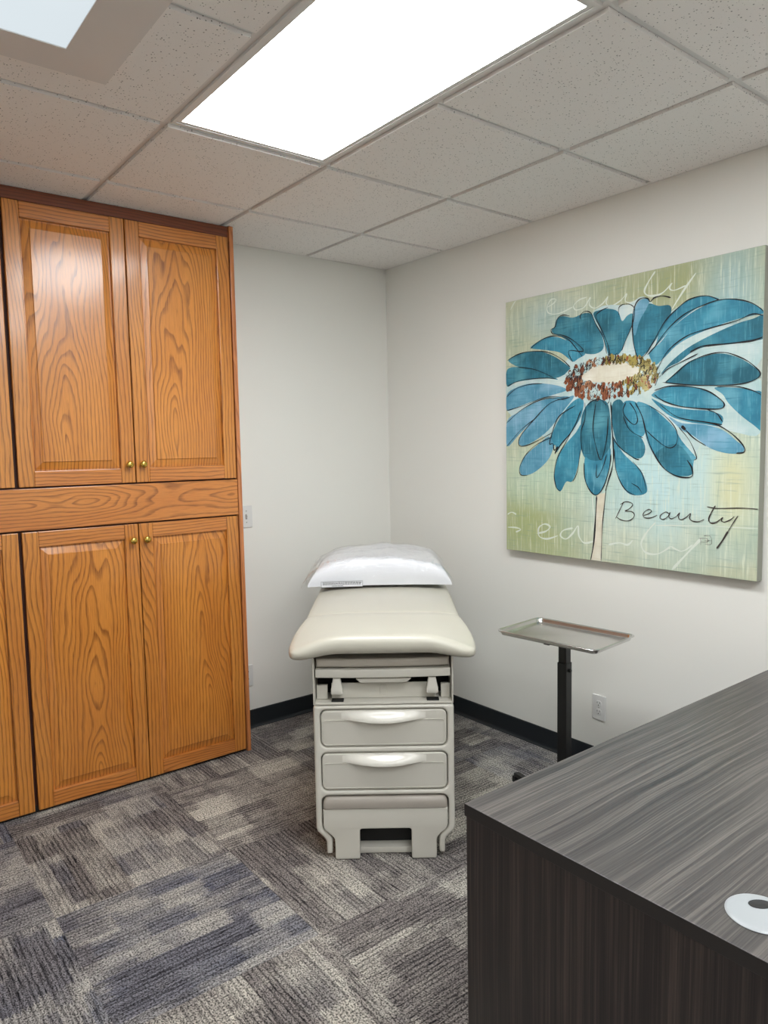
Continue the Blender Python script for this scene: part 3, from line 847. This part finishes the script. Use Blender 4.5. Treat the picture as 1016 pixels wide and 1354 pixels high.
# ------------------------------------------------------------------ painting
PETALS = [('d',[(289,1019),(280,1037),(295,1047),(307,1078),(341,1088),(397,1073),(455,1083),(494,1073),(518,1029),(551,968),(556,921),(519,902),(463,909),(427,930),(383,965),(338,995)]),('m',[(157,968),(189,989),(245,1004),(300,1002),(353,983),(398,961),(442,923),(463,906),(427,891),(398,880),(368,901),(323,930),(245,949)]),('d',[(16,926),(64,946),(132,952),(214,946),(277,923),(331,893),(387,848),(342,825),(293,817),(246,834),(132,876),(64,895)]),('d',[(8,881),(81,889),(181,867),(261,835),(316,809),(246,821),(165,822),(64,817),(8,802)]),('l',[(8,763),(64,791),(148,804),(246,796),(331,777),(362,757),(293,743),(165,720),(81,700),(6,686)]),('l',[(5,631),(81,674),(181,713),(293,729),(377,728),(293,694),(181,637),(80,563),(5,511)]),('l',[(89,517),(80,537),(131,600),(214,661),(324,711),(406,730),(347,667),(262,583),(181,535),(114,513)]),('m',[(270,520),(285,570),(324,631),(384,695),(436,719),(457,697),(443,638),(400,579),(340,519),(309,480),(301,514),(286,501)]),('l',[(93,379),(88,418),(131,471),(197,515),(262,552),(290,514),(270,458),(222,413),(164,380),(114,371)]),('m',[(302,332),(297,382),(317,458),(363,519),(415,567),(444,602),(451,542),(437,457),(416,384),(393,347),(363,346),(333,302),(309,314)]),('d',[(444,494),(441,566),(446,638),(472,684),(507,705),(556,702),(583,678),(595,608),(596,515),(572,445),(523,434),(474,445)]),('m',[(467,349),(462,409),(466,457),(495,445),(544,445),(578,481),(596,492),(592,410),(566,340),(531,293),(496,308)]),('d',[(601,677),(636,700),(663,673),(689,615),(728,558),(760,502),(748,457),(704,457),(638,503),(608,573)]),('m',[(611,538),(652,480),(704,434),(743,401),(769,345),(769,312),(732,299),(680,308),(640,365),(615,446)]),('m',[(659,687),(714,684),(752,635),(759,557),(728,541),(690,582),(663,628)]),('m',[(720,683),(776,667),(837,620),(885,575),(920,521),(978,457),(972,446),(962,393),(934,382),(876,392),(816,446),(779,501),(759,557),(752,624)]),('d',[(804,468),(851,500),(909,505),(961,446),(966,393),(934,384),(876,394),(822,440)]),('m',[(785,710),(847,733),(916,733),(994,716),(1059,681),(1086,649),(1060,639),(985,645),(895,660),(824,686)]),('m',[(786,694),(848,663),(941,642),(1028,632),(1081,609),(1072,574),(1019,581),(942,594),(872,618),(825,653)]),('l',[(861,619),(919,590),(1008,581),(1083,558),(1135,517),(1165,491),(1151,471),(1095,472),(1031,493),(965,541),(919,563)]),('m',[(1048,718),(1130,711),(1190,697),(1229,678),(1231,556),(1193,575),(1142,616),(1101,658),(1080,690)]),('d',[(847,754),(893,787),(948,824),(1024,841),(1076,841),(1137,819),(1187,785),(1217,753),(1189,731),(1130,726),(1058,724),(961,734),(893,745)]),('m',[(773,880),(821,912),(867,959),(934,1001),(999,1027),(1061,1039),(1122,1029),(1182,1004),(1230,968),(1183,964),(1104,956),(1022,938),(957,921),(891,893),(833,846),(798,828)]),('d',[(834,798),(869,832),(936,877),(1022,912),(1125,943),(1183,952),(1230,959),(1231,883),(1185,875),(1106,872),(1023,875),(959,862),(903,828),(858,812),(829,788)]),('m',[(779,884),(797,899),(820,955),(854,1003),(899,1038),(955,1065),(1019,1059),(1059,1040),(988,1029),(923,998),(867,959),(821,917)]),('d',[(705,904),(698,960),(703,1047),(727,1070),(770,1074),(812,1057),(859,1052),(866,1022),(837,974),(797,920),(755,876),(724,863)]),('d',[(504,1072),(539,1084),(579,1083),(626,1064),(646,1022),(671,1041),(696,1043),(691,994),(660,932),(634,890),(588,883),(567,931),(539,1004)]),('l',[(700,971),(699,1048),(727,1092),(770,1090),(761,1060),(728,1011),(710,958)])]
HALO = [(383,906),(511,1088),(671,1085),(745,1105),(842,1026),(955,1054),(1084,949),(1208,931),(1232,833),(1188,760),(1228,709),(1222,544),(1134,547),(1030,570),(966,467),(804,468),(599,469),(444,518),(246,546),(6,684),(8,815),(246,846)]
GLOW = [(599,446),(804,468),(967,457),(1030,560),(1134,547),(1195,486),(1169,346),(1200,288),(1143,183),(1039,111),(810,78),(575,67),(587,293)]
INK = [(2.5,[(398,880),(376,930),(456,921),(398,975),(338,1005),(289,1016),(278,1037),(300,1046),(315,1082),(345,1092),(382,1082)]),(2.5,[(441,1058),(438,1076),(462,1090),(494,1077),(518,1029),(556,967),(574,896)]),(2.5,[(588,883),(581,930),(546,1003),(518,1058),(539,1078),(579,1089)]),(2,[(632,1047),(632,1080),(658,1089),(690,1080),(706,1057),(697,1004),(666,942),(647,900)]),(3,[(718,869),(700,938),(697,1026),(709,1079),(733,1099),(764,1094),(776,1079),(794,1092),(829,1093),(865,1080)]),(2.5,[(730,857),(761,876),(797,926),(843,994),(899,1038),(944,1061),(1009,1063),(1061,1038)]),(2.5,[(767,870),(809,908),(803,903),(855,961),(923,1008),(999,1030),(1061,1039),(1122,1031),(1182,1007),(1228,968)]),(2.5,[(810,806),(856,876),(935,924),(1022,940),(1124,953),(1183,969),(1229,955)]),(4,[(1231,886),(1185,875),(1106,875),(1023,877),(991,876),(948,860)]),(2.5,[(829,782),(858,806),(915,827),(981,851)]),(2.5,[(847,754),(893,787),(948,824),(1024,844),(1086,844),(1147,818),(1187,790),(1217,753),(1184,730),(1110,723),(961,734),(835,755)]),(2.5,[(1058,720),(1130,716),(1190,697),(1229,675)]),(3,[(800,725),(859,737),(939,731),(1016,710),(1070,675),(1088,651),(1070,638),(1007,641),(906,657),(836,683),(800,709)]),(2,[(824,669),(896,617),(964,599),(1051,585),(1082,577)]),(3,[(964,599),(1051,582),(1114,547),(1160,501),(1166,476),(1136,471)]),(7,[(919,579),(936,563)]),(3,[(936,563),(971,530),(1020,500)]),(2.5,[(1023,637),(1060,620),(1082,589)]),(3.5,[(714,681),(746,624),(765,557),(791,490),(840,419),(900,383),(962,380),(965,414),(944,446)]),(2,[(776,667),(849,620),(897,564),(898,510),(863,495),(803,534),(765,568)]),(2,[(908,574),(954,520),(983,457),(972,446)]),(2.5,[(669,684),(656,651),(676,616),(709,592),(725,608),(714,648),(688,683)]),(2,[(657,628),(690,570),(753,535)]),(2.5,[(601,677),(604,561),(638,503),(704,457),(736,446)]),(2.5,[(615,492),(626,399),(667,325),(719,298)]),(2,[(704,440),(749,390),(769,323)]),(2,[(699,349),(731,333),(750,309)]),(2.5,[(479,684),(500,700),(542,706),(576,678)]),(2.5,[(521,693),(508,588),(523,505),(551,445),(578,539),(584,631)]),(2.5,[(465,696),(465,625),(444,566),(452,481)]),(3,[(462,433),(467,361),(496,308),(531,293),(566,334),(592,410),(599,469)]),(2,[(528,428),(528,368),(558,410),(578,469)]),(2.5,[(429,626),(370,537),(317,458),(297,382),(309,320),(333,302)]),(2,[(401,347),(427,397),(441,494)]),(3,[(414,687),(324,643),(285,570),(270,520),(290,520),(297,489),(317,507),(301,473),(332,513),(400,579),(443,662)]),(2.5,[(384,725),(277,707),(181,637),(97,562),(85,517),(123,512),(197,534),(285,570)]),(2,[(285,551),(189,515),(123,464),(88,405),(97,373),(139,372)]),(2,[(6,511),(97,588),(181,637)]),(2,[(362,714),(246,728),(115,691),(5,624)]),(2,[(6,750),(64,785),(148,800),(230,798)]),(2,[(6,684),(115,704),(246,734),(354,727)]),(2,[(12,802),(98,824),(230,823),(308,814)]),(2.5,[(12,925),(81,948),(165,952),(261,937),(338,898),(386,857)]),(2,[(81,887),(181,867),(293,820)]),(2.5,[(157,965),(214,996),(292,1007),(368,985),(427,925),(449,898)]),(3.5,[(596,691),(604,584),(612,469),(606,411),(586,352),(573,310)]),(5,[(529,288),(525,207),(516,85),(500,1)]),(2.5,[(576,310),(567,233),(558,137),(554,2)])]
CENTRE = [(442,816),(464,844),(527,858),(608,859),(686,842),(731,813),(725,780),(674,768),(596,771),(514,781),(464,793)]
RING = [(342,807),(376,846),(442,876),(513,886),(608,887),(699,872),(774,842),(822,799),(829,761),(800,720),(751,696),(649,702),(542,706),(457,732),(384,767)]
STEM = [(531,293),(573,304),(563,209),(556,4),(503,3),(519,110)]
WORD = [(2.6,[(664,269),(652,246),(637,217),(625,195)]),(2.6,[(647,256),(672,269),(698,267),(707,257),(691,241),(670,230)]),(2.6,[(670,230),(703,229),(716,217),(707,200),(684,189),(653,191),(629,203)]),(2.6,[(759,217),(781,225),(794,237),(783,243),(765,234),(756,219),(765,208),(792,209),(821,222)]),(2.6,[(872,230),(858,237),(837,224),(833,211),(848,206),(867,219),(876,236),(872,218),(884,211),(905,222)]),(2.6,[(905,222),(918,237),(913,218),(924,210),(944,220),(963,237),(959,218),(971,208),(995,207),(1019,217)]),(3.5,[(1062,273),(1048,248),(1037,221),(1044,206),(1063,208),(1082,221)]),(2.6,[(1028,267),(1061,263),(1105,265),(1165,269),(1226,268)]),(2.6,[(1082,221),(1092,230),(1086,217),(1099,213),(1121,223),(1135,236)]),(2.6,[(1149,240),(1130,209),(1113,179)]),(5,[(1113,179),(1092,142),(1070,109)]),(1,[(999,142),(1031,144),(1033,131),(1007,128)]),(1,[(1006,144),(1007,116)]),(1,[(1018,154),(1045,154),(1049,124),(1023,122)]),(1,[(1021,135),(1048,138)])]
WHITE = [(4,[(253,1140),(289,1152),(304,1168),(273,1170),(253,1140),(264,1112),(323,1103),(397,1120)]),(4,[(471,1149),(429,1144),(400,1123),(415,1103),(458,1110),(488,1146),(483,1115),(511,1096),(552,1110),(576,1134),(568,1107),(592,1092),(638,1107),(666,1130),(660,1103),(686,1091),(752,1102)]),(6,[(795,1195),(763,1156),(748,1123),(772,1103),(823,1103),(869,1136)]),(4,[(869,1136),(858,1117),(878,1106),(926,1116)]),(6,[(966,1156),(921,1104),(868,1034)]),(4,[(31,1163),(65,1202),(99,1205)]),(5,[(8,176),(35,188),(65,179)]),(5,[(8,112),(61,114),(93,107),(61,92)]),(6,[(194,96),(246,110),(272,134),(238,144),(204,122),(207,84),(254,75),(318,96)]),(6,[(402,137),(349,123),(332,97),(364,84),(402,115),(429,149),(435,103),(464,75),(516,88)]),(6,[(589,78),(643,92),(683,87),(708,109)]),(6,[(810,190),(771,145),(747,97),(769,63),(824,63),(881,99)]),(5,[(881,99),(928,84),(973,114)]),(8,[(1008,143),(954,82),(888,6)]),(3,[(808,179),(994,190),(1222,197)]),(4,[(503,290),(515,182),(507,133)])]

PW, PHH = 1.222, 1.203
XF = -.0420
def cr(pts, closed, n=4):
    m = len(pts); out = []
    rng = range(m if closed else m - 1)
    for i in rng:
        if closed: p = [pts[(i + k) % m] for k in (-1, 0, 1, 2)]
        else: p = [pts[max(0, min(m - 1, i + k))] for k in (-1, 0, 1, 2)]
        for q in range(n):
            t = q / n
            out.append(tuple(.5 * (2 * p[1][c] + (p[2][c] - p[0][c]) * t + (2 * p[0][c] - 5 * p[1][c] + 4 * p[2][c] - p[3][c]) * t * t + (3 * p[1][c] - p[0][c] - 3 * p[2][c] + p[3][c]) * t ** 3) for c in (0, 1)))
    if not closed: out.append(tuple(map(float, pts[-1])))
    return out
pb = bmesh.new()
box(pb, XF, -.0003, -PW, 0, 0, PHH, bev=.003)
pb.normal_update()
for f in pb.faces: f.material_index = 0 if f.normal.x < -.5 else 1
MATS = ['canvas', 'edge', 'halo', 'pd', 'pm', 'pl', 'rust', 'gold', 'cream', 'ink', 'wink', 'wordink']
mats = [M[k] for k in MATS]
LAY = [0]
def uvv(p):
    return (XF - .0002 - LAY[0] * .000012, -max(.0015, min(PW - .0015, p[0] / 1000)), max(.002, min(PHH - .002, p[1] / 1000)))
def fill(pts, mat, smooth=True, dl=1.0):
    LAY[0] += dl
    q = cr(pts, True) if smooth else pts
    co = []
    for p in q:
        c = uvv(p)
        if not co or (Vector(co[-1]) - Vector(c)).length > 3e-4: co.append(c)
    if (Vector(co[0]) - Vector(co[-1])).length < 3e-4: co.pop()
    if len(co) < 3: return
    vv = [pb.verts.new(c) for c in co]
    for t3 in tessellate_polygon([[Vector((c[1], c[2], 0)) for c in co]]):
        try: pb.faces.new([vv[i] for i in t3]).material_index = MATS.index(mat)
        except ValueError: pass
rp = random.Random(11)
def ribbon(pts, w, mat, ragged=.35, smooth=True):
    LAY[0] += .2
    q = cr(pts, False, 5) if smooth else pts
    prev = None; m = len(q); ph = rp.uniform(0, 9)
    for i, p in enumerate(q):
        a = q[max(0, i - 1)]; b = q[min(m - 1, i + 1)]
        d = Vector((b[0] - a[0], b[1] - a[1]))
        if d.length < 1e-6: continue
        d.normalize(); nx, ny = -d.y, d.x
        ww = w * .5 * (1 + ragged * sin(i * .7 + ph)) * (.35 if i in (0, m - 1) else 1)
        v1 = pb.verts.new(uvv((p[0] + nx * ww, p[1] + ny * ww))); v2 = pb.verts.new(uvv((p[0] - nx * ww, p[1] - ny * ww)))
        if prev and (v1.co - prev[0].co).length > 1e-5:
            try: pb.faces.new((prev[0], prev[1], v2, v1)).material_index = MATS.index(mat)
            except ValueError: pass
        prev = (v1, v2)
for w_, p in WHITE: ribbon(p, w_ * 1.15, 'wink')
fill(HALO, 'halo')
for s_, p in PETALS: fill(p, {'d': 'pd', 'm': 'pm', 'l': 'pl'}[s_])
LAY[0] += 1
fill(RING, 'halo')
us = [p[0] for p in RING]; vs_ = [p[1] for p in RING]
cu, cv_ = (min(us) + max(us)) / 2, (min(vs_) + max(vs_)) / 2; ru, rv = (max(us) - min(us)) / 2, (max(vs_) - min(vs_)) / 2
c1 = [sum(p[i] for p in CENTRE) / len(CENTRE) for i in (0, 1)]
cru = (max(p[0] for p in CENTRE) - min(p[0] for p in CENTRE)) / 2; crv = (max(p[1] for p in CENTRE) - min(p[1] for p in CENTRE)) / 2
def ringpt(a, f):
    xi, yi = c1[0] + cru * cos(a), c1[1] + crv * sin(a)
    xo, yo = cu + ru * .97 * cos(a), cv_ + rv * .97 * sin(a)
    return xi + (xo - xi) * f, yi + (yo - yi) * f
fill(CENTRE, 'cream')
for k in range(420):
    a = rp.uniform(0, 2 * pi); x, y = ringpt(a, rp.uniform(.0, .93))
    rad = rp.uniform(8, 17)
    top_ = sin(a) > .1
    mt = 'gold' if (cos(a) > .45 or (top_ and cos(a) > -.1)) and rp.random() < .75 else ('rust' if rp.random() < .8 else 'halo')
    if top_ and cos(a) < -.1 and rp.random() < .4: mt = 'halo'
    fill([(x + rad * rp.uniform(.5, 1.1) * cos(b) * .7, y + rad * rp.uniform(.6, 1.25) * sin(b)) for b in [i * 2 * pi / 6 for i in range(6)]], mt, dl=.3)
for k in range(300):
    a = rp.uniform(0, 2 * pi); x, y = ringpt(a, rp.uniform(-.04, 1.02)); h = rp.uniform(6, 15)
    s0 = rp.uniform(0, 6.28)
    if rp.random() < .6: ribbon([(x + h * .6 * cos(s0 + t * .9), y + h * .8 * sin(s0 + t * .9)) for t in range(4)], rp.uniform(1.6, 2.8), 'ink')
    else: ribbon([(x - h * .4, y - h), (x + rp.uniform(-3, 5), y - h * .2), (x + h * .3, y + h)], rp.uniform(1.4, 3.4), 'ink')
fill(STEM, 'cream', False)
for w_, p in INK: ribbon(p, w_ * 1.35, 'ink')
for w_, p in WORD: ribbon(p, w_ * 1.3, 'wordink', .2)
pt = obj('painting', pb, mats, None, (0, -.976, .962))
tag(pt, 'square canvas of a big blue daisy with the word Beauty, hung on the right wall', 'painting')

# ------------------------------------------------------------------ camera, world, view
F, YAW, PITCH, ROLL = 963.596, -.6663, -.0881, .0188
def Rz(a): return Matrix.Rotation(a, 3, 'Z')
Rm = Rz(YAW) @ Matrix.Rotation(PITCH, 3, 'X') @ Matrix.Rotation(ROLL, 3, 'Y')
cm = Matrix((Rm.col[0], Rm.col[2], -Rm.col[1])).transposed()
cam = bpy.data.cameras.new('camera'); co = bpy.data.objects.new('camera', cam); COL.objects.link(co)
co.matrix_world = Matrix.Translation((-2.742, -3.4283, 1.4781)) @ cm.to_4x4()
cam.sensor_fit = 'VERTICAL'; cam.sensor_height = 36; cam.lens = F / 1354 * 36
cam.clip_start = .05; cam.clip_end = 50
bpy.context.scene.camera = co
w = bpy.data.worlds.new('world'); bpy.context.scene.world = w; w.use_nodes = True
w.node_tree.nodes['Background'].inputs[0].default_value = (.5, .5, .5, 1); w.node_tree.nodes['Background'].inputs[1].default_value = .2
vs = bpy.context.scene.view_settings
vs.view_transform = 'Standard'; vs.look = 'None'; vs.gamma = 1; vs.exposure = EXPO; vs.use_curve_mapping = False
